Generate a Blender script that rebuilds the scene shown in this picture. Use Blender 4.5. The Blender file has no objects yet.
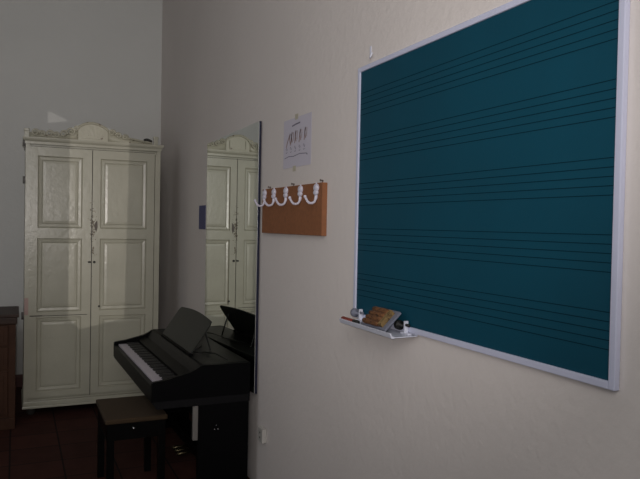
import bpy, bmesh, math, random
from mathutils import Vector, Matrix
random.seed(4)
SC = bpy.context.scene
COL = SC.collection
PI = math.pi

# ------------------------------------------------------------------ camera
FPX = 670.0
CAM = Vector((-1.40, 0.0, 1.65))
yaw = math.atan(305 / 670.0); pitch = -14.1 / 670; roll = 0.0193
F = Vector((math.sin(yaw) * math.cos(pitch), math.cos(yaw) * math.cos(pitch), math.sin(pitch)))
R = F.cross(Vector((0, 0, 1))).normalized(); U = R.cross(F)
R2 = R * math.cos(roll) + U * math.sin(roll); U2 = U * math.cos(roll) - R * math.sin(roll)
cd = bpy.data.cameras.new('camera'); cam = bpy.data.objects.new('camera', cd); COL.objects.link(cam)
cd.sensor_width = 36.0; cd.sensor_fit = 'HORIZONTAL'; cd.lens = 36.0 * FPX / 640.0; cd.clip_start = 0.02
M = Matrix((R2, U2, -F)).transposed().to_4x4(); M.translation = CAM
cam.matrix_world = M
SC.camera = cam

# ------------------------------------------------------------------ view, world
SC.view_settings.view_transform = 'Standard'; SC.view_settings.look = 'None'
SC.view_settings.gamma = 1.0; SC.view_settings.use_curve_mapping = False
SC.view_settings.exposure = 0.14
W = bpy.data.worlds.new('world'); SC.world = W; W.use_nodes = True
W.node_tree.nodes['Background'].inputs[0].default_value = (0.55, 0.68, 1.0, 1)
W.node_tree.nodes['Background'].inputs[1].default_value = 0.15

FLASH_W = 112.0; BOUNCE_W = 165.0; DAY_W = 9.0; BACK_W = 50.0
def lamp(name, kind, loc, target, energy, color, **kw):
    d = bpy.data.lights.new(name, kind); d.energy = energy; d.color = color
    for k, v in kw.items(): setattr(d, k, v)
    o = bpy.data.objects.new(name, d); COL.objects.link(o)
    q = (Vector(target) - Vector(loc)).to_track_quat('-Z', 'Y')
    o.location = loc; o.rotation_euler = q.to_euler()
    return o
# the camera's own flash, just left of the lens, widest at the frame's middle
lamp('camera_flash', 'SPOT', (-1.45, 0.0, 1.69), CAM + F * 3 + R * -0.40 + U * 0.78, FLASH_W, (1.0, 0.93, 0.90),
     spot_size=math.radians(84), spot_blend=0.95, shadow_soft_size=0.012)
# dim daylight through the window of the left wall, plus an added fill lamp behind the camera
lamp('window_daylight', 'AREA', (-3.86, 2.4, 1.75), (-1.0, 4.2, 1.6), DAY_W, (0.90, 0.95, 1.0), shape='RECTANGLE', size=1.3, size_y=1.6)
lamp('rear_fill', 'AREA', (-2.2, -1.30, 3.1), (-1.4, 6.0, 4.2), BACK_W, (1.0, 0.98, 0.97), shape='RECTANGLE', size=1.4, size_y=1.8)
# added lamp by the camera for the flash's mirror bounce, beam cut to patch
bo = lamp('flash_return_standin', 'SPOT', (-1.40, 0.0, 1.67), (-1.40, 6.05, 1.67), BOUNCE_W, (1.0, 0.93, 0.86),
          spot_size=math.radians(60), spot_blend=0.0, shadow_soft_size=0.004)
def beam(lo, polys, L):
    ld = lo.data; ld.use_nodes = True; nt = ld.node_tree; N = nt.nodes; K = nt.links
    em = [n for n in N if n.type == 'EMISSION'][0]
    tc = N.new('ShaderNodeTexCoord'); sp = N.new('ShaderNodeSeparateXYZ'); K.new(tc.outputs['Normal'], sp.inputs[0])
    def m(op, a, b):
        n = N.new('ShaderNodeMath'); n.operation = op
        for i, v in enumerate((a, b)):
            if isinstance(v, (int, float)): n.inputs[i].default_value = v
            else: K.new(v, n.inputs[i])
        return n.outputs[0]
    u = m('MULTIPLY', m('DIVIDE', sp.outputs[0], sp.outputs[2]), -1.0)
    v = m('MULTIPLY', m('DIVIDE', sp.outputs[1], sp.outputs[2]), -1.0)
    tot = None
    for poly in polys:                     # counter-clockwise (x, z, y-plane) points
        pts = [((x - L[0]) / (y - L[1]), (z - L[2]) / (y - L[1])) for x, z, y in poly]
        prod = None
        for i, (ax, ay) in enumerate(pts):
            bx_, by_ = pts[(i + 1) % len(pts)]
            nx, ny = -(by_ - ay), (bx_ - ax); ln = math.hypot(nx, ny); nx /= ln; ny /= ln
            dd = m('ADD', m('ADD', m('MULTIPLY', u, nx), m('MULTIPLY', v, ny)), -(ax * nx + ay * ny))
            t = N.new('ShaderNodeMapRange'); t.inputs[1].default_value = -0.0006; t.inputs[2].default_value = 0.0009
            K.new(dd, t.inputs[0]); s = t.outputs[0]
            prod = s if prod is None else m('MULTIPLY', prod, s)
        tot = prod if tot is None else m('ADD', tot, prod)
    K.new(tot, em.inputs['Strength'])
beam(bo, [[(-0.985, 2.43, 6.05), (-0.985, 0.82, 6.05), (-0.89, 0.72, 6.05), (-0.52, 0.80, 6.05), (-0.495, 2.385, 6.05), (-0.60, 2.43, 6.05), (-0.70, 2.47, 6.05), (-0.82, 2.50, 6.05), (-0.92, 2.47, 6.05)],
          [(-1.12, 2.72, 7.1), (-1.12, 2.60, 7.1), (-0.93, 2.635, 7.1), (-0.95, 2.65, 7.1)]], (-1.40, 0.0, 1.67))

# ------------------------------------------------------------------ materials
def mat(name, col, rough=0.6, metal=0.0, var=0.06, scale=6.0, bump=0.0, bscale=60.0, spots=None, coat=0.0, spec=0.5, wear=False):
    m = bpy.data.materials.new(name); m.use_nodes = True; nt = m.node_tree; N = nt.nodes; K = nt.links
    b = N['Principled BSDF']; b.inputs['Roughness'].default_value = rough; b.inputs['Metallic'].default_value = metal
    b.inputs['Specular IOR Level'].default_value = spec
    if coat: b.inputs['Coat Weight'].default_value = coat
    tc = N.new('ShaderNodeTexCoord')
    nz = N.new('ShaderNodeTexNoise'); nz.inputs['Scale'].default_value = scale; nz.inputs['Detail'].default_value = 5
    K.new(tc.outputs['Object'], nz.inputs['Vector'])
    mx = N.new('ShaderNodeMix'); mx.data_type = 'RGBA'
    mx.inputs['A'].default_value = tuple(c * (1 - var * 1.6) for c in col) + (1,)
    mx.inputs['B'].default_value = tuple(min(1, c * (1 + var * 1.6)) for c in col) + (1,)
    K.new(nz.outputs['Fac'], mx.inputs['Factor']); out = mx.outputs['Result']
    if spots:                              # (colour, scale, threshold)
        sc_, ss, th = spots
        n2 = N.new('ShaderNodeTexNoise'); n2.inputs['Scale'].default_value = ss; n2.inputs['Detail'].default_value = 6; n2.inputs['Roughness'].default_value = 0.7
        K.new(tc.outputs['Object'], n2.inputs['Vector'])
        mr = N.new('ShaderNodeMapRange'); mr.inputs[1].default_value = th; mr.inputs[2].default_value = th + 0.05
        K.new(n2.outputs['Fac'], mr.inputs[0])
        if wear:        # paint rubbed away round the lock, where the two doors meet
            sx = N.new('ShaderNodeSeparateXYZ'); K.new(tc.outputs['Object'], sx.inputs[0])
            def mm(op, a, c_=0.0, d_=0.0):
                q = N.new('ShaderNodeMath'); q.operation = op
                for i_, v_ in enumerate((a, c_, d_)):
                    if isinstance(v_, (int, float)): q.inputs[i_].default_value = v_
                    else: K.new(v_, q.inputs[i_])
                return q.outputs[0]
            ax_ = mm('ABSOLUTE', mm('ADD', sx.outputs[0], 0.012)); az_ = mm('ABSOLUTE', mm('SUBTRACT', sx.outputs[2], 1.58))
            wx = mm('MAXIMUM', mm('SUBTRACT', 1.0, mm('DIVIDE', ax_, 0.055)), 0.0); wz = mm('MAXIMUM', mm('SUBTRACT', 1.0, mm('DIVIDE', az_, 0.42)), 0.0)
            K.new(mm('ADD', n2.outputs['Fac'], mm('MULTIPLY', mm('MULTIPLY', wx, wz), 0.30)), mr.inputs[0])
        m2 = N.new('ShaderNodeMix'); m2.data_type = 'RGBA'; K.new(out, m2.inputs['A']); m2.inputs['B'].default_value = tuple(sc_) + (1,)
        K.new(mr.outputs[0], m2.inputs['Factor']); out = m2.outputs['Result']
    K.new(out, b.inputs['Base Color'])
    if bump:
        n3 = N.new('ShaderNodeTexNoise'); n3.inputs['Scale'].default_value = bscale; n3.inputs['Detail'].default_value = 4
        K.new(tc.outputs['Object'], n3.inputs['Vector'])
        bp = N.new('ShaderNodeBump'); bp.inputs['Strength'].default_value = bump; bp.inputs['Distance'].default_value = 0.01
        K.new(n3.outputs['Fac'], bp.inputs['Height']); K.new(bp.outputs[0], b.inputs['Normal'])
    return m
m_wall = mat('wall_plaster', (0.68, 0.63, 0.605), 0.9, var=0.03, scale=1.5, bump=0.25, bscale=25)
m_wallb = mat('back_wall_plaster', (0.66, 0.66, 0.64), 0.9, var=0.03, scale=1.5, bump=0.25, bscale=25)
m_ceil = mat('ceiling_plaster', (0.6, 0.6, 0.58), 0.9)
m_base = mat('baseboard_paint', (0.11, 0.045, 0.04), 0.5)
m_ward = mat('cream_gloss_paint', (0.43, 0.415, 0.335), 0.27, var=0.08, scale=5, bump=0.17, bscale=24, spots=((0.15, 0.12, 0.08), 42, 0.70), wear=True)
m_wardw = mat('cream_paint_worn', (0.44, 0.42, 0.33), 0.34, var=0.07, scale=8, bump=0.25, bscale=45, spots=((0.17, 0.13, 0.09), 24, 0.60))
m_dark = mat('dark_gap', (0.03, 0.028, 0.025), 0.8)
m_hinge = mat('hinge_grey', (0.16, 0.15, 0.14), 0.5)
m_wornpink = mat('pinkish_filler', (0.42, 0.29, 0.26), 0.7)
m_chest = mat('chest_brown_wood', (0.050, 0.021, 0.011), 0.6, var=0.3, scale=9, spec=0.2)
m_chesttop = mat('chest_top_wood', (0.040, 0.022, 0.016), 0.5, var=0.2, scale=9, spec=0.25)
m_black = mat('piano_black_ash', (0.0035, 0.0035, 0.004), 0.42, var=0.1, scale=20, spec=0.05)
m_blacktop = mat('piano_top_ash', (0.006, 0.007, 0.006), 0.42, var=0.1, scale=30, spec=0.16)
m_slip = mat('key_slip_charcoal', (0.006, 0.006, 0.007), 0.45, spec=0.15)
m_wkey = mat('white_keys', (0.46, 0.42, 0.47), 0.35, var=0.03)
m_bkey = mat('black_keys', (0.008, 0.008, 0.008), 0.4)
m_stand = mat('music_rest_grey', (0.014, 0.016, 0.014), 0.5, spec=0.25)
m_cable = mat('cable_rubber', (0.006, 0.006, 0.006), 0.5)
m_velvet = mat('bench_velvet', (0.038, 0.021, 0.007), 0.9, var=0.12, scale=14, bump=0.15, bscale=200)
m_lacq = mat('bench_lacquer', (0.003, 0.003, 0.003), 0.35, spec=0.1)
m_brass = mat('pedal_brass', (0.12, 0.10, 0.06), 0.4, 1.0)
m_chrome = mat('chrome', (0.6, 0.6, 0.62), 0.2, 1.0)
m_pale = mat('pale_edge_strip', (0.16, 0.15, 0.14), 0.6)
m_mirror = mat('mirror_silver', (0.80, 0.84, 0.82), 0.0, 1.0, var=0.0)
m_medge = mat('mirror_edge_dark', (0.010, 0.012, 0.035), 0.35)
m_frame = mat('white_board_frame', (0.55, 0.57, 0.72), 0.5, var=0.03)
m_whitem = mat('white_enamel', (0.62, 0.64, 0.74), 0.35, var=0.03)
m_hook = mat('hook_white_enamel', (0.62, 0.60, 0.70), 0.28, var=0.05, spots=((0.25, 0.2, 0.25), 120, 0.62))
m_line = mat('staff_line_black', (0.001, 0.016, 0.028), 0.8, spec=0.1)
m_paper = mat('poster_paper', (0.57, 0.54, 0.62), 0.8, var=0.02)
m_tape = mat('sticky_tape', (0.50, 0.46, 0.36), 0.4)
m_ink = mat('poster_ink', (0.18, 0.17, 0.23), 0.8)
m_fig = mat('poster_brown_figures', (0.30, 0.20, 0.19), 0.8, var=0.3, scale=60)
m_blue = mat('blue_card', (0.075, 0.080, 0.19), 0.6, var=0.15, scale=60)
m_nail = mat('nail_steel', (0.16, 0.13, 0.12), 0.5, 0.6)
m_sponge = mat('brown_sponge', (0.15, 0.062, 0.022), 0.9, var=0.5, scale=60, bump=0.6, bscale=90, spots=((0.03, 0.015, 0.008), 70, 0.55))
m_woodl = mat('light_wood', (0.20, 0.13, 0.05), 0.6, var=0.4, scale=60, spots=((0.04, 0.02, 0.01), 90, 0.55))
m_grey = mat('grey_plastic', (0.16, 0.17, 0.22), 0.5)
m_redp = mat('red_pencil_paint', (0.22, 0.035, 0.02), 0.5)
m_socket = mat('socket_white', (0.50, 0.48, 0.45), 0.4)
m_win = mat('window_frame_paint', (0.5, 0.48, 0.42), 0.4)

def board_mat():
    m = mat('teal_board_paint', (0.001, 0.052, 0.087), 0.6, spec=0.25, var=0.10, scale=2.5, bump=0.05, bscale=200)
    return m
m_board = board_mat()
def cork_mat():
    m = mat('brown_chipboard', (0.25, 0.096, 0.038), 0.8, var=0.18, scale=55, bump=0.1, bscale=120)
    return m
m_cork = cork_mat()
m_corke = mat('brown_chipboard_edge', (0.25, 0.098, 0.040), 0.8, var=0.12, scale=40)
def tile_mat():
    m = bpy.data.materials.new('terracotta_tiles'); m.use_nodes = True; N = m.node_tree.nodes; K = m.node_tree.links
    b = N['Principled BSDF']; b.inputs['Roughness'].default_value = 0.8; b.inputs['Specular IOR Level'].default_value = 0.12
    tc = N.new('ShaderNodeTexCoord'); mp = N.new('ShaderNodeMapping'); mp.inputs['Location'].default_value = (0.10, 0.05, 0)
    K.new(tc.outputs['Object'], mp.inputs[0])
    br = N.new('ShaderNodeTexBrick'); br.offset = 0.0; br.squash = 1.0
    br.inputs['Scale'].default_value = 1.0; br.inputs['Brick Width'].default_value = 0.33; br.inputs['Row Height'].default_value = 0.33
    br.inputs['Mortar Size'].default_value = 0.006; br.inputs['Mortar Smooth'].default_value = 0.2
    br.inputs['Color1'].default_value = (0.070, 0.026, 0.020, 1); br.inputs['Color2'].default_value = (0.052, 0.020, 0.016, 1)
    br.inputs['Mortar'].default_value = (0.014, 0.010, 0.010, 1)
    K.new(mp.outputs[0], br.inputs['Vector'])
    nz = N.new('ShaderNodeTexNoise'); nz.inputs['Scale'].default_value = 7; K.new(tc.outputs['Object'], nz.inputs['Vector'])
    mx = N.new('ShaderNodeMix'); mx.data_type = 'RGBA'; mx.blend_type = 'MULTIPLY'; mx.inputs['Factor'].default_value = 0.5
    K.new(br.outputs['Color'], mx.inputs['A']); K.new(nz.outputs['Fac'], mx.inputs['B']); K.new(mx.outputs['Result'], b.inputs['Base Color'])
    return m
m_tile = tile_mat()

# ------------------------------------------------------------------ helpers
def bx(bm, x0, x1, y0, y1, z0, z1, bev=0.0, seg=2):
    vs = [bm.verts.new(p) for p in ((x0, y0, z0), (x1, y0, z0), (x1, y1, z0), (x0, y1, z0), (x0, y0, z1), (x1, y0, z1), (x1, y1, z1), (x0, y1, z1))]
    fs = [bm.faces.new([vs[i] for i in q]) for q in ((0, 3, 2, 1), (4, 5, 6, 7), (0, 1, 5, 4), (1, 2, 6, 5), (2, 3, 7, 6), (3, 0, 4, 7))]
    if bev:
        es = set(e for f in fs for e in f.edges)
        bmesh.ops.bevel(bm, geom=list(es), offset=bev, segments=seg, affect='EDGES', profile=0.6)
def prism(bm, pts, axis, a, b):
    """extrude a 2-D outline along an axis; pts = (x,z) for 'y', (y,z) for 'x', (x,y) for 'z'"""
    def P(p, t):
        return {'y': (p[0], t, p[1]), 'x': (t, p[0], p[1]), 'z': (p[0], p[1], t)}[axis]
    A = [bm.verts.new(P(p, a)) for p in pts]; B = [bm.verts.new(P(p, b)) for p in pts]
    n = len(pts); bm.faces.new(A); bm.faces.new(B[::-1])
    for i in range(n): bm.faces.new((A[i], B[i], B[(i + 1) % n], A[(i + 1) % n]))
def tube(bm, pts, r, n=8, radii=None):
    pts = [Vector(p) for p in pts]; rings = []
    for i, p in enumerate(pts):
        t = (pts[min(i + 1, len(pts) - 1)] - pts[max(i - 1, 0)]).normalized()
        a = Vector((0, 0, 1)) if abs(t.z) < 0.9 else Vector((1, 0, 0))
        if i == 0: s = t.cross(a).normalized()
        else:
            s = (s - t * s.dot(t)).normalized()
        c = t.cross(s); rr = radii[i] if radii else r
        rings.append([bm.verts.new(p + (s * math.cos(2 * PI * k / n) + c * math.sin(2 * PI * k / n)) * rr) for k in range(n)])
    for i in range(len(rings) - 1):
        for k in range(n): bm.faces.new((rings[i][k], rings[i][(k + 1) % n], rings[i + 1][(k + 1) % n], rings[i + 1][k]))
    bm.faces.new(rings[0][::-1]); bm.faces.new(rings[-1])
def spline(pts, n=8):
    P = [Vector(p) for p in pts]; P = [P[0]] + P + [P[-1]]; out = []
    for i in range(1, len(P) - 2):
        for k in range(n):
            t = k / n; a, b, c, d = P[i - 1:i + 3]
            out.append(0.5 * ((2 * b) + (c - a) * t + (2 * a - 5 * b + 4 * c - d) * t * t + (3 * b - a - 3 * c + d) * t ** 3))
    out.append(P[-2]); return out
def ball(bm, c, r, sx=1, sy=1, sz=1, seg=12):
    bmesh.ops.create_uvsphere(bm, u_segments=seg, v_segments=seg // 2 + 2, radius=1,
        matrix=Matrix.Translation(c) @ Matrix.Diagonal((r * sx, r * sy, r * sz, 1)))
def obj(name, bm, m, parent=None, smooth=False, origin=None, label=None):
    bmesh.ops.recalc_face_normals(bm, faces=bm.faces)
    me = bpy.data.meshes.new(name); bm.to_mesh(me); bm.free()
    for q in (m if isinstance(m, (list, tuple)) else [m]): me.materials.append(q)
    if smooth:
        for p in me.polygons: p.use_smooth = True
    o = bpy.data.objects.new(name, me); COL.objects.link(o)
    if parent is not None:
        o.parent = parent; o.matrix_parent_inverse = Matrix.Translation(-abs_loc(parent))
    elif origin is not None:
        me.transform(Matrix.Translation(-Vector(origin))); o.location = origin
    if label: o['label'] = label
    return o
def abs_loc(o):
    v = Vector(o.location)
    # part meshes are authored in world space; only Empties carry a location
    return v
def part(name, bm, m, parent, smooth=False, label=None):
    """mesh authored in world space, parented to a thing (or to a part of one)"""
    root = parent
    while root.parent: root = root.parent
    bmesh.ops.recalc_face_normals(bm, faces=bm.faces)
    me = bpy.data.meshes.new(name); bm.to_mesh(me); bm.free()
    me.transform(Matrix.Translation(-Vector(root.location)))
    for q in (m if isinstance(m, (list, tuple)) else [m]): me.materials.append(q)
    if smooth:
        for p in me.polygons: p.use_smooth = True
    o = bpy.data.objects.new(name, me); COL.objects.link(o); o.parent = parent
    if label: o['label'] = label
    return o
def thing(name, label, cat, loc, group=None):
    o = bpy.data.objects.new(name, None); o.empty_display_size = 0.1; COL.objects.link(o); o.location = loc
    o['label'] = label; o['category'] = cat
    if group: o['group'] = group
    return o
def tag(o, label, cat, group=None):
    o['label'] = label; o['category'] = cat
    if group: o['group'] = group
    return o
def struct(name, bm, m):
    o = obj(name, bm, m); o['kind'] = 'structure'; return o
BM = bmesh.new

# ------------------------------------------------------------------ the room
XL, XR, YF, YB, ZC = -4.0, 0.0, -1.6, 7.22, 4.2
b = BM(); bx(b, XL - .2, XR + .2, YF - .2, YB + .2, -0.1, 0); struct('floor', b, m_tile)
b = BM(); bx(b, XL - .2, XR + .2, YF - .2, YB + .2, ZC, ZC + 0.1); struct('ceiling', b, m_ceil)
b = BM(); bx(b, 0, 0.2, YF, YB, 0, ZC); struct('wall_right', b, m_wall)
b = BM(); bx(b, XL, XR, YB, YB + .2, 0, ZC); struct('wall_back', b, m_wallb)
b = BM(); bx(b, XL, XR, YF - .2, YF, 0, ZC); struct('wall_front', b, m_wallb)
b = BM()
WY0, WY1, WZ0, WZ1 = 1.7, 3.1, 0.9, 2.6
for q in ((YF, YB, 0, WZ0), (YF, YB, WZ1, ZC), (YF, WY0, WZ0, WZ1), (WY1, YB, WZ0, WZ1)): bx(b, XL - .2, XL, *q)
struct('wall_left', b, m_wallb)
b = BM()
for q in ((WY0, WY1, WZ0, WZ0 + .06), (WY0, WY1, WZ1 - .06, WZ1), (WY0, WY0 + .06, WZ0 + .06, WZ1 - .06), (WY1 - .06, WY1, WZ0 + .06, WZ1 - .06), (2.38, 2.42, WZ0 + .06, WZ1 - .06)):
    bx(b, XL - .13, XL - .08, *q)
struct('window_1', b, m_win)
b = BM(); prism(b, [(YB, 0), (YB - .02, 0), (YB - .02, .10), (YB - .012, .115), (YB, .12)], 'x', XL, XR); struct('baseboard_back', b, m_base)

# ------------------------------------------------------------------ wardrobe
WX0, WX1, WYF, WYB = -1.326, -0.225, 6.05, 6.70
t = thing('wardrobe', 'tall cream painted two-door wooden wardrobe with carved crest in the corner', 'wardrobe', (-0.78, 6.3, 0))
b = BM()
bx(b, WX0, WX0 + .03, WYF + .0, WYB, .131, 2.28); bx(b, WX1 - .03, WX1, WYF, WYB, .131, 2.28)
bx(b, WX0 + .03, WX1 - .03, WYB - .02, WYB, .131, 2.28); bx(b, WX0 + .03, WX1 - .03, WYF + .03, WYB - .02, .131, .158)
bx(b, WX0 + .03, WX1 - .03, WYF + .03, WYB - .02, 2.25, 2.28)
bx(b, WX0 + .03, WX0 + .045, WYF, WYF + .04, .158, 2.25); bx(b, WX1 - .045, WX1 - .03, WYF, WYF + .04, .158, 2.25)
part('carcass', b, m_ward, t)
def door(x0, x1, side):
    z0, z1 = .160, 2.258; yf = WYF - .004
    # panels: two-step moulded frame around a raised field
    px0, px1 = (x0 + .055, x1 - .075) if side < 0 else (x0 + .065, x1 - .065)
    rows = [(.212, .832), (.880, 1.498), (1.585, 2.185)]
    b = BM()
    bx(b, x0, px0, yf, yf + .03, z0, z1); bx(b, px1, x1, yf, yf + .03, z0, z1)
    zz = [z0] + [v for r in rows for v in r] + [z1]
    for i in range(0, len(zz), 2): bx(b, px0, px1, yf, yf + .03, zz[i], zz[i + 1])
    for (a, c) in rows:
        e0 = [(px0, a), (px1, a), (px1, c), (px0, c)]
        def ring(k, y): return [b.verts.new((p[0] + (k if p[0] == px0 else -k), y, p[1] + (k if p[1] == a else -k))) for p in e0]
        seq = [ring(0, yf), ring(.005, yf + .012), ring(.012, yf + .006), ring(.032, yf + .009), ring(.036, yf + .014), ring(.041, yf + .009), ring(.060, yf + .007)]
        for s in range(len(seq) - 1):
            for k in range(4): b.faces.new((seq[s][k], seq[s][(k + 1) % 4], seq[s + 1][(k + 1) % 4], seq[s + 1][k]))
        b.faces.new(seq[-1])
    d = part('door', b, m_ward, t)
    return d
dl = door(-1.287, -.8045, -1); dr = door(-.7985, -.275, 1)
b = BM(); bx(b, -.8035, -.7995, WYF + .004, WYF + .02, .15, 2.25); bx(b, -1.287, -.275, WYF + .004, WYF + .02, 2.2585, 2.262)
part('door_gap', b, m_dark, t)
# lock plate, keyholes and worn patches round them
b = BM(); prism(b, [(-.772, 1.64), (-.758, 1.655), (-.754, 1.60), (-.762, 1.565), (-.776, 1.575), (-.782, 1.61)], 'y', WYF - .009, WYF - .003)
part('lock_plate', b, mat('lock_plate_worn', (0.11, 0.09, 0.075), 0.6), dr)
b = BM(); tube(b, [(-.778, WYF - .012, 1.297), (-.778, WYF - .003, 1.297)], .011, 12); part('keyhole', b, m_dark, dr)
b = BM(); tube(b, [(-.735, WYF - .010, .915), (-.735, WYF - .003, .915)], .009, 12); part('keyhole', b, m_dark, dr)
b = BM(); bx(b, -.830, -.806, WYF - .012, WYF - .003, 1.29, 1.305, .003); part('latch', b, m_dark, dl)
# strap across the left door at waist height and small hinges on the side
b = BM(); bx(b, -1.285, -1.19, WYF - .008, WYF - .003, .846, .853); bx(b, -1.19, -.83, WYF - .0062, WYF - .0035, .846, .850)
part('strap', b, m_dark, dl)
b = BM(); bx(b, WX0, WX0 + .03, WYF - .003, WYF, .86, 1.00); part('repair_patch', b, m_wornpink, t)
for z in (2.29, 1.98, .85):
    b = BM(); tube(b, [(WX0 - .008, WYF + .03, z - .03), (WX0 - .008, WYF + .03, z + .03)], .013, 8); part('hinge', b, m_hinge, t, True)
# cornice
b = BM()
prof = [(0, 2.275), (-.012, 2.28), (-.012, 2.30), (-.022, 2.306), (-.035, 2.315), (-.04, 2.327), (-.04, 2.335), (0, 2.335)]
def loopring(dx, z): return [b.verts.new(p) for p in ((WX0 - dx, WYB, z), (WX0 - dx, WYF - dx, z), (WX1 + dx, WYF - dx, z), (WX1 + dx, WYB, z))]
rs = [loopring(-p[0] * (.6 if True else 1), p[1]) for p in prof[1:-1]]
for i in range(len(rs) - 1):
    for k in range(4): b.faces.new((rs[i][k], rs[i][(k + 1) % 4], rs[i + 1][(k + 1) % 4], rs[i + 1][k]))
b.faces.new(rs[0][::-1]); b.faces.new(rs[-1])
part('cornice', b, m_ward, t)
# carved crest
ys0, ys1 = WYF - .01, WYF + .02
b = BM()
arch = [(-.92, 2.335), (-.92, 2.435), (-.905, 2.455), (-.87, 2.472), (-.82, 2.483), (-.77, 2.477), (-.72, 2.458), (-.69, 2.440), (-.68, 2.420), (-.68, 2.335)]
prism(b, arch, 'y', ys0, ys1)
bx(b, -.89, -.715, ys0 - .008, ys0, 2.352, 2.363); bx(b, -.89, -.879, ys0 - .008, ys0, 2.363, 2.440); bx(b, -.726, -.715, ys0 - .008, ys0, 2.363, 2.435)
cap = spline([(-.925, ys0, 2.440), (-.87, ys0, 2.473), (-.82, ys0, 2.485), (-.76, ys0, 2.477), (-.70, ys0, 2.450), (-.675, ys0, 2.425)], 5)
tube(b, cap, .011, 8)
part('crest', b, m_wardw, t)
def scroll(bm, cx, cz, r, turn, flip=1, y=None, thick=.009):
    pts = []
    for k in range(26):
        a = k / 25 * turn * 2 * PI; rr = r * (1 - .78 * k / 25)
        pts.append((cx + flip * rr * math.cos(a), (y or ys0) - .004, cz + rr * math.sin(a)))
    tube(bm, pts, thick, 6, radii=[thick * (1 - .5 * k / 25) for k in range(26)])
b = BM()
prism(b, [(-1.30, 2.335), (-1.30, 2.375), (-1.25, 2.380), (-1.18, 2.365), (-1.12, 2.370), (-1.06, 2.365), (-1.0, 2.385), (-.97, 2.420), (-.92, 2.430), (-.92, 2.335)], 'y', ys0 + .004, ys1)
for cx, cz, r, fl in ((-1.255, 2.373, .030, 1), (-1.20, 2.367, .026, -1), (-1.145, 2.372, .028, 1), (-1.09, 2.365, .025, -1), (-1.035, 2.378, .030, 1), (-.975, 2.398, .034, -1), (-.935, 2.428, .022, 1)):
    scroll(b, cx, cz, r, 1.5, fl)
part('carved_scrollwork', b, m_wardw, t, True)
b = BM()
prism(b, [(-.68, 2.335), (-.68, 2.430), (-.655, 2.440), (-.62, 2.425), (-.59, 2.405), (-.55, 2.400), (-.50, 2.375), (-.44, 2.365), (-.36, 2.352), (-.30, 2.346), (-.30, 2.335)], 'y', ys0 + .004, ys1)
for cx, cz, r, fl in ((-.645, 2.415, .028, 1), (-.59, 2.395, .026, -1), (-.535, 2.385, .024, 1)):
    scroll(b, cx, cz, r, 1.5, fl)
tube(b, spline([(-.52, ys0, 2.380), (-.45, ys0, 2.372), (-.36, ys0, 2.358), (-.30, ys0, 2.348)], 5), .007, 6)
part('carved_scrollwork', b, m_wardw, t, True)
for x, h in ((-1.32, 2.405), (-.268, 2.410)):
    b = BM(); bx(b, x - .018, x + .018, WYF - .008, WYF + .025, 2.335, h - .02, .003); bx(b, x - .022, x + .022, WYF - .012, WYF + .03, h - .022, h, .004)
    part('corner_post', b, m_ward, t)
# base moulding and feet
b = BM(); bx(b, WX0 - .003, WX1 + .003, WYF - .012, WYB, .096, .132, .004); bx(b, WX0 - .010, WX1 + .010, WYF - .020, WYB, .076, .0959, .004)
part('base_moulding', b, m_ward, t)
for x in (WX0 + .06, WX1 - .06):
    for y in (WYF + .10, WYB - .06):
        b = BM(); tube(b, [(x, y, 0), (x, y, .02), (x, y, .045), (x, y, .0759)], .03, 12, radii=[.022, .034, .036, .028]); part('foot', b, m_dark, t)
# small dark thing lying on the cornice
b = BM(); tube(b, spline([(-.375, WYF - .008, 2.365), (-.35, WYF - .012, 2.376), (-.32, WYF - .010, 2.368), (-.305, WYF - .006, 2.359)], 4), .010, 8, radii=[.006] + [.012] * 11 + [.006])
part('broken_carving', b, m_dark, t, True)

# ------------------------------------------------------------------ chest of drawers
CX0, CX1, CY0, CY1 = -2.30, -1.388, 5.77, 6.28
t = thing('chest_of_drawers', 'brown wooden chest of carved drawers at the left edge beside the wardrobe', 'chest', (-1.85, 6.0, 0))
b = BM(); bx(b, CX0, CX1, CY0 + .01, CY1, .09, .828); bx(b, CX1 - .045, CX1, CY0, CY0 + .0099, .09, .828); bx(b, CX0, CX0 + .045, CY0, CY0 + .0099, .09, .828)
bx(b, CX0 + .0, CX1 - .0, CY0 - .012, CY1, 0, .0899, .004); part('body', b, m_chest, t)
b = BM(); bx(b, CX0 - .025, CX1 + .022, CY0 - .03, CY1, .882, .910, .006); bx(b, CX0 - .012, CX1 + .010, CY0 - .018, CY1, .828, .8819, .008)
part('top', b, m_chesttop, t)
for z0, z1 in ((.115, .455), (.475, .645), (.660, .815)):
    for x0, x1 in ((CX0 + .055, -1.865), (-1.835, CX1 - .055)):
        b = BM(); bx(b, x0, x1, CY0 - .006, CY0 + .0099, z0, z1, .004)
        for k in range(2):
            g = .03 + .03 * k
            bx(b, x0 + g, x1 - g, CY0 - .011 - .005 * k, CY0 - .0061 - .005 * k, z0 + g, z1 - g, .002)
        d = part('drawer', b, m_chest, t)
        b = BM(); ball(b, ((x0 + x1) / 2, CY0 - .032, (z0 + z1) / 2), .016); tube(b, [((x0 + x1) / 2, CY0 - .022, (z0 + z1) / 2), ((x0 + x1) / 2, CY0 - .015, (z0 + z1) / 2)], .007)
        part('knob', b, m_chesttop, d, True)

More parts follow.
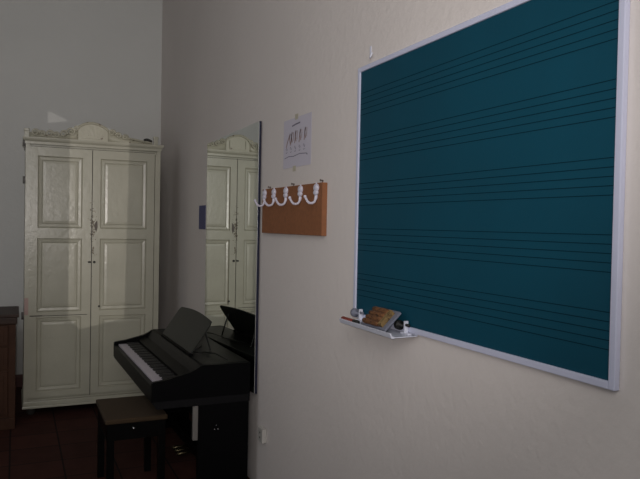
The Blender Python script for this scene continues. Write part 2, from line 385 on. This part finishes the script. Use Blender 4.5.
# ------------------------------------------------------------------ digital piano
PX0, PX1, PY0, PY1 = -.680, -.079, 3.930, 5.400
t = thing('digital_piano', 'black upright digital piano against the wall in front of the mirror', 'piano', (-.4, 4.625, 0))
cheek = [(PX1, .60), (PX1, .794), (-.370, .796), (-.390, .793), (-.42, .775), (-.455, .758), (-.59, .726), (-.672, .715), (PX0, .708), (PX0, .60)]
low = [(PX1, .555), (PX1, .5999), (PX0 + .004, .5999), (PX0 + .004, .59), (PX0 + .03, .555)]
for y0, y1 in ((PY0, PY0 + .03), (PY1 - .03, PY1)):
    b = BM(); prism(b, cheek, 'y', y0, y1); c = part('side_cheek', b, m_black, t)
b = BM(); prism(b, low, 'y', PY0 + .001, PY1 - .001); part('key_bed', b, m_slip, t)
b = BM(); bx(b, PX0, PX0 + .03, PY0 + .0301, PY1 - .0301, .6001, .690, .004); part('key_slip', b, m_slip, t)
b = BM(); bx(b, -.372, PX1, PY0 + .0301, PY1 - .0301, .770, .796, .003); part('top_panel', b, m_blacktop, t)
b = BM(); prism(b, [(-.374, .796), (-.388, .793), (-.412, .770), (-.432, .745), (-.500, .725), (-.500, .695), (-.374, .70)], 'y', PY0 + .0301, PY1 - .0301); part('control_panel', b, m_black, t)
b = BM(); bx(b, PX1 - .015, PX1, PY0 + .0301, PY1 - .0301, .6001, .7699); part('back_board', b, m_black, t)
# 52 white and 36 black keys
ky0, ky1 = PY0 + .045, PY1 - .045; n = 52; w = (ky1 - ky0) / n
for i in range(n):
    b = BM(); bx(b, -.650, -.501, ky0 + i * w + .0006, ky0 + (i + 1) * w - .0006, .675, .700, .0015, 1); part('white_key', b, m_wkey, t)
for i in range(n - 1):
    # seen from the player's side the bass is at the far (left) end
    lo = 'ABCDEFG'[(n - 2 - i) % 7]      # the lower neighbour of the pair
    if lo in 'ACDFG':
        y = ky0 + (i + 1) * w
        b = BM(); prism(b, [(-.594, .7002), (-.588, .711), (-.503, .712), (-.503, .7002)], 'y', y - .0055, y + .0055); part('black_key', b, m_bkey, t)
# legs and back
for y0, y1, s in ((PY0 + .004, PY0 + .034, 1), (PY1 - .034, PY1 - .004, 0)):
    b = BM(); bx(b, -.402, PX1 - .005, y0, y1, .045, .5549); bx(b, -.52, PX1 - .002, y0 - .003, y1 + .003, 0, .0449, .004)
    lg = part('side_panel', b, m_black, t)
    if s:
        b = BM(); bx(b, -.432, -.4021, y0 + .002, y1 - .002, .345, .551, .002); part('edge_strip', b, m_pale, lg, label='pale strip on the front edge of the side panel')  # strip paler than the black panel behind it
        b = BM()
        for x in (-.300, -.278): ball(b, (x, y0 - .001, .400), .0045)
        ball(b, (-.289, y0 - .0005, .425), .003)
        part('screw', b, m_chrome, lg, True)
b = BM(); bx(b, -.130, -.115, PY0 + .0341, PY1 - .0341, .16, .5549); part('kick_panel', b, m_black, t)
b = BM(); bx(b, -.26, -.14, PY0 + .0341, PY1 - .0341, .04, .12, .004); pb = part('pedal_box', b, m_black, t)
for k in (-1, 0, 1):
    b = BM(); y = 4.625 + k * .07
    tube(b, [(-.281, y, .065), (-.32, y, .064), (-.36, y, .060), (-.375, y, .056)], .01, 10, radii=[.009, .010, .014, .008]); part('pedal', b, m_brass, t, True)
# music rest
piano = t
b = BM()
SY0, SY1 = 4.24, 5.08
bot, top = Vector((-.372, 0, .812)), Vector((-.222, 0, 1.030))
dv = (top - bot); nv = Vector((dv.z, 0, -dv.x)).normalized() * .008
outl = [(SY0, 0.0), (SY1, 0.0), (SY1, .80), (SY1 - .02, .90)] + [(SY1 - .04 - (SY1 - SY0 - .08) * k / 10, .92 + .07 * math.sin(PI * k / 10)) for k in range(11)] + [(SY0 + .02, .90), (SY0, .80)]
A = [b.verts.new(bot + dv * v + Vector((0, y, 0))) for y, v in outl]; B2 = [b.verts.new(bot + dv * v + nv + Vector((0, y, 0))) for y, v in outl]
b.faces.new(A); b.faces.new(B2[::-1])
for i in range(len(A)): b.faces.new((A[i], B2[i], B2[(i + 1) % len(A)], A[(i + 1) % len(A)]))
mr = part('music_rest', b, m_stand, t)
b = BM(); bx(b, -.385, -.355, SY0, SY1, .7965, .810, .002); part('rest_ledge', b, m_black, mr)
for y in (SY0 + .15, SY1 - .15):
    b = BM(); tube(b, [(-.252, y, .965), (-.20, y, .797)], .006, 8); part('rest_strut', b, m_cable, mr)
piano.rotation_euler.z = math.radians(1.0)
# cable on the piano top
b = BM(); tube(b, spline([(-.335, 4.30, 0.811), (-.30, 4.26, 0.808), (-.27, 4.30, 0.802), (-.24, 4.22, 0.811), (-.235, 4.12, 0.824), (-.21, 4.06, 0.811), (-.19, 4.01, 0.801)], 8), .004, 6)
tube(b, spline([(-.335, 4.32, 0.811), (-.29, 4.40, 0.806), (-.22, 4.55, 0.801), (-.17, 4.75, 0.802), (-.14, 4.95, 0.811), (-.115, 5.05, 0.806)], 8), .0035, 6)
tag(obj('audio_cable', b, m_cable, smooth=True, origin=(-.3, 4.3, .80)), 'thin black cable curling over the top of the black piano', 'cable')

# ------------------------------------------------------------------ bench
BX0, BX1, BY0, BY1 = -.915, -.555, 4.01, 4.52
t = thing('piano_bench', 'black piano bench with brown velvet seat tucked under the keyboard', 'bench', (-.71, 4.23, 0))
b = BM(); bx(b, BX0, BX1, BY0, BY1, .468, .497, .010, 4); part('seat', b, m_velvet, t, True, label='padded brown velvet seat')
b = BM()
bx(b, BX0 + .012, BX1 - .012, BY0 + .012, BY0 + .03, .370, .4679); bx(b, BX0 + .012, BX1 - .012, BY1 - .03, BY1 - .012, .370, .4679)
bx(b, BX0 + .012, BX0 + .03, BY0 + .03, BY1 - .03, .370, .4679); bx(b, BX1 - .03, BX1 - .012, BY0 + .03, BY1 - .03, .370, .4679)
part('apron', b, m_lacq, t)
for x in (BX0 + .012, BX1 - .052):
    for y in (BY0 + .011, BY1 - .051):
        b = BM(); prism(b, [(x, y), (x + .04, y), (x + .04, y + .04), (x, y + .04)], 'z', 0, .4678); part('leg', b, m_lacq, t)
b = BM(); bx(b, BX0 + .0525, BX1 - .0525, BY1 - .045, BY1 - .02, .255, .295); part('stretcher', b, m_lacq, t)
b = BM(); tube(b, [(-.755, BY0 + .012, .437), (-.755, BY0 - .006, .437)], .007, 10); part('adjusting_screw', b, m_chrome, t, True)

# ------------------------------------------------------------------ mirror
t = thing('wall_mirror', 'tall frameless mirror on the wall behind the piano reflecting the wardrobe', 'mirror', (-.05, 4.50, .575))
MN, MF = Vector((-.022, 3.970, 0)), Vector((-.079, 4.985, 0))      # near and far edge: it hangs a little off the wall
mdir = (MF - MN).normalized(); mn = Vector((-mdir.y, mdir.x, 0))
def slab(bm, d0, d1, ins):
    c = []
    for d in (d0, d1):
        A = MN + mdir * ins + mn * d; B = MF - mdir * ins + mn * d
        c.append([bm.verts.new((p.x, p.y, z)) for p, z in ((A, .585 + ins), (B, .575 + ins), (B, 2.252 - ins), (A, 2.292 - ins))])
    bm.faces.new(c[0]); bm.faces.new(c[1][::-1])
    for k in range(4): bm.faces.new((c[0][k], c[1][k], c[1][(k + 1) % 4], c[0][(k + 1) % 4]))
b = BM(); slab(b, -.014, -.0001, 0); part('backing', b, m_medge, t, label='dark blue edge of the mirror')
b = BM(); slab(b, 0, .004, .002); part('glass', b, m_mirror, t)

# ------------------------------------------------------------------ blue card
b = BM(); bx(b, -.004, -.0005, 5.31, 5.515, 1.60, 1.795)
tag(obj('wall_card', b, m_blue, origin=(-.001, 5.41, 1.6)), 'small dark blue card stuck on the wall beside the far edge of the mirror', 'card')

# ------------------------------------------------------------------ music board
Y0, Y1, Z0, Z1 = 1.243, 2.643, 1.266, 2.330     # visible teal field
t = thing('music_chalkboard', 'large teal music board ruled with black staves in a white frame', 'blackboard', (-.01, 1.94, 1.25))
b = BM(); bx(b, -.012, -.001, Y0 - .004, Y1 + .004, Z0 - .004, Z1 + .004); bp = part('board_panel', b, m_board, t)
fw = .021; b = BM()
bx(b, -.019, -.0005, Y0 - fw, Y0, Z0 - fw, Z1 + fw, .003); bx(b, -.019, -.0005, Y1, Y1 + fw, Z0 - fw, Z1 + fw, .003)
bx(b, -.019, -.0005, Y0, Y1, Z0 - fw, Z0, .003); bx(b, -.019, -.0005, Y0, Y1, Z1, Z1 + fw, .003)
part('frame', b, m_frame, t)
for g in (2.236, 2.037, 1.838, 1.640, 1.441):
    b = BM()
    for k in range(5):
        z = g - k * .0240; bx(b, -.0126, -.0118, Y0 + .001, Y1 - .001, z - .0011, z + .0011)
    part('stave', b, m_line, bp)

# ------------------------------------------------------------------ chalk tray
TZ = 1.234; TY0, TY1 = 2.155, 2.585
t = thing('chalk_tray', 'white metal tray clamped under the lower far corner of the music board', 'tray', (-.06, 2.38, TZ))
b = BM()
prism(b, [(-.003, TZ + .008), (-.003, TZ), (-.100, TZ - .001), (-.114, TZ - .003), (-.120, TZ), (-.126, TZ + .016), (-.120, TZ + .018), (-.114, TZ + .006), (-.100, TZ + .003), (-.006, TZ + .003), (-.006, TZ + .008)], 'y', TY0, TY1)
part('channel', b, m_whitem, t)
for y in (2.200, 2.588 - .016):
    b = BM(); bx(b, -.036, -.020, y - .005, y + .005, TZ + .0031, TZ + .055, .002); bx(b, -.036, -.0195, y - .028, y + .028, TZ + .0031, TZ + .010, .002)
    cl = part('clamp', b, m_whitem, t)
    b = BM(); tube(b, [(-.039, y + .0052, TZ + .036), (-.039, y + .022, TZ + .036), (-.039, y + .024, TZ + .036), (-.039, y + .042, TZ + .036), (-.039, y + .046, TZ + .036)], .018, 14, radii=[.006, .006, .019, .019, .010])
    tube(b, [(-.030, y - .026, TZ + .040), (-.030, y - .0052, TZ + .040)], .006, 8)
    part('knob', b, m_cable if y < 2.3 else m_grey, cl, True)
# eraser: a grey block leaning on the board with ribbed brown sponge rolls
t = thing('board_eraser', 'grey board eraser with ribbed brown face leaning on the white tray', 'eraser', (-.07, 2.32, TZ + .004))
ang = math.radians(44)
def lean(p):      # p = (along y, across the slope, up from the slab)
    s, h = p[1], p[2]
    return Vector((-.104 + s * math.cos(ang) - h * math.sin(ang), p[0], TZ + .012 + s * math.sin(ang) + h * math.cos(ang)))
def leanbox(bm, y0, y1, s0, s1, h0, h1):
    v = [bm.verts.new(lean(p)) for p in ((y0, s0, h0), (y1, s0, h0), (y1, s1, h0), (y0, s1, h0), (y0, s0, h1), (y1, s0, h1), (y1, s1, h1), (y0, s1, h1))]
    for q in ((0, 3, 2, 1), (4, 5, 6, 7), (0, 1, 5, 4), (1, 2, 6, 5), (2, 3, 7, 6), (3, 0, 4, 7)): bm.faces.new([v[i] for i in q])
b = BM(); leanbox(b, 2.225, 2.42, 0, .098, 0, .009); part('back_plate', b, m_grey, t)
b = BM()
for k in range(4):
    s = .014 + k * .021
    pts = [lean((y, s, .020)) for y in [2.268 + .125 * q / 8 for q in range(9)]]
    tube(b, pts, .011, 10, radii=[.009] + [.0115 + .0012 * random.uniform(-1, 1) for _ in range(7)] + [.009])
part('ribbed_face', b, m_sponge, t, True, label='ribbed brown face')
b = BM(); leanbox(b, 2.248, 2.268, .010, .085, .0095, .028); part('wooden_end', b, m_woodl, t)
# pencil
b = BM(); tube(b, [(-.112, 2.475, TZ + .0190), (-.112, 2.49, TZ + .0190), (-.112, 2.575, TZ + .0190), (-.112, 2.580, TZ + .0190)], .007, 8, radii=[.006, .0088, .0088, .007])
t = obj('marker_pen', b, m_redp, smooth=True, origin=(-.112, 2.52, TZ + .010))
tag(t, 'red-brown pen lying in the far end of the white tray', 'pen')
b = BM(); tube(b, [(0, -.085, .0090), (0, -.0451, .0090)], .0092, 8); o = part('cap', b, m_cable, t, True)
o.data.transform(Matrix.Translation(Vector(t.location)))

# ------------------------------------------------------------------ coat rack
RY0, RY1, RZ0, RZ1 = 3.00, 3.875, 1.598, 1.862
t = thing('coat_rack', 'brown board coat rack with five white double hooks on the wall', 'coat rack', (-.02, 3.44, 1.6))
b = BM(); bx(b, -.028, -.001, RY0, RY1, RZ0, RZ1, .0015, 1)
rb = part('board', b, m_cork, t)
b = BM(); bx(b, -.0275, -.0015, RY0 - .0030, RY0 - .0001, RZ0 + .001, RZ1 - .001); part('end_strip', b, m_corke, rb)
proto = None
for y in (3.062, 3.266, 3.475, 3.665, 3.823):
    b = BM()
    ball(b, (-.032, 0, 1.838), .015, .8, 1.9, 1.4); ball(b, (-.034, 0, 1.814), .014, .8, 1.8, 1.1); ball(b, (-.031, 0, 1.795), .010, .5, 1.1, 1.9)
    ball(b, (-.031, 0, 1.856), .007, .5, .9, 1.3)
    main = spline([(-.034, 0, 1.800), (-.036, 0, 1.778), (-.045, 0, 1.764), (-.062, 0, 1.760), (-.076, 0, 1.766), (-.087, 0, 1.782), (-.091, 0, 1.790)], 5)
    tube(b, main, .0065, 8)
    ball(b, (-.092, 0, 1.792), .008)
    if proto is None:
        hk = part('hook', b, m_hook, t, True); hk.data.transform(Matrix.Translation((0, 3.44, 0))); proto = hk
    else:
        b.free(); hk = proto.copy(); COL.objects.link(hk); hk.parent = t
    hk.location = (0, y - 3.44, 0)
proto.data.update()
for y in (3.805, 3.43, 3.05):
    b = BM(); tube(b, [(-.0, y, RZ1 + .012), (-.016, y, RZ1 + .014)], .0035, 8); ball(b, (-.016, y, RZ1 + .014), .006, .5, 1, 1); tube(b, [(-.004, y, RZ1 + .012), (-.004, y, RZ1 - .001)], .003, 6)
    part('hanging_nail', b, m_nail, t, True)

# ------------------------------------------------------------------ poster with five figures
Q0, Q1, QZ0, QZ1 = 3.205, 3.60, 1.968, 2.240
t = thing('taped_poster', 'white paper sheet with a row of brown figures taped above the coat rack', 'poster', (-.001, 3.41, 1.977))
b = BM(); bx(b, -.0022, -.0012, Q0, Q1, QZ0, QZ1); part('sheet', b, m_paper, t)
def yy(px): return Q1 - (px - 36) / (225 - 36) * (Q1 - Q0)       # along the sheet, left to right
b = BM()
def stroke(bm, pts, r):   # thin printed stroke
    P = [Vector((-.0024, p[0], p[1])) for p in pts]
    for a, c in zip(P, P[1:]):
        dd = (c - a).normalized(); s = Vector((0, -dd.z, dd.y)) * r
        v = [bm.verts.new(q) for q in (a - s, c - s, c + s, a + s)]; bm.faces.new(v)
for i, (c0, c1, z1, z0) in enumerate(((56, 84, 2.158, 2.085), (88, 98, 2.165, 2.100), (116, 124, 2.168, 2.100), (146, 156, 2.168, 2.10), (180, 188, 2.170, 2.105))):
    ya, yb = yy(c0), yy(c1)
    stroke(b, [(ya, z0), ((ya * .6 + yb * .4), (z0 + z1) / 2), (yb, z1)], .0055)
    stroke(b, [(yb, z1), (yb + .012, z1 - .02), (yb + .004, z1 - .04), (yb - .004, z0 + .008)], .005)
    stroke(b, [(yb - .018, z1 - .002), (yb - .016, z1 - .05)], .004)
    part('printed_figure', b, m_fig, t); b = BM()
stroke(b, [(yy(96), 2.198), (yy(120), 2.203), (yy(152), 2.206)], .0042)
part('printed_heading', b, m_ink, t); b = BM()
for k in range(5):
    y = yy(60 + k * 30); z = 2.074
    stroke(b, [(y + .012, z), (y + .004, z + .012), (y - .004, z - .008), (y - .012, z + .004)], .0018)
    stroke(b, [(y + .012, z - .016), (y, z - .020), (y - .012, z - .014)], .0016)
    part('printed_word', b, m_ink, t); b = BM()
stroke(b, [(yy(45), 2.025), (yy(75), 2.033), (yy(110), 2.029), (yy(150), 2.037), (yy(195), 2.032)], .0022)
stroke(b, [(yy(195), 2.032), (yy(203), 2.024)], .0035)
part('printed_line', b, m_ink, t)
for (y, z) in ((3.41, QZ1 + .006), (3.43, QZ0 - .004)):
    b = BM(); bx(b, -.0032, -.0026, y - .022, y + .022, z - .018, z + .012); part('tape', b, m_tape, t)

# ------------------------------------------------------------------ wall hook above board, socket
t = thing('plastic_wall_hook', 'tiny white hook on the wall above the far top corner of the music board', 'hook', (-.001, 2.59, 2.37))
b = BM(); bx(b, -.004, -.0006, 2.572, 2.584, 2.385, 2.432, .001); part('plate', b, m_whitem, t)
b = BM(); tube(b, spline([(-.004, 2.574, 2.392), (-.012, 2.565, 2.378), (-.016, 2.552, 2.380), (-.012, 2.546, 2.396)], 5), .0035, 8); part('prong', b, m_whitem, t, True)

t = thing('wall_socket', 'small white socket box low on the wall beside the black piano', 'socket', (-.001, 3.86, .30))
b = BM(); bx(b, -.030, -.0008, 3.800, 3.880, .322, .408, .004); part('box', b, m_socket, t)
b = BM()
for z in (.350, .380): tube(b, [(-.0315, 3.840, z), (-.0301, 3.840, z)], .006, 10)
part('pin_hole', b, m_dark, t)
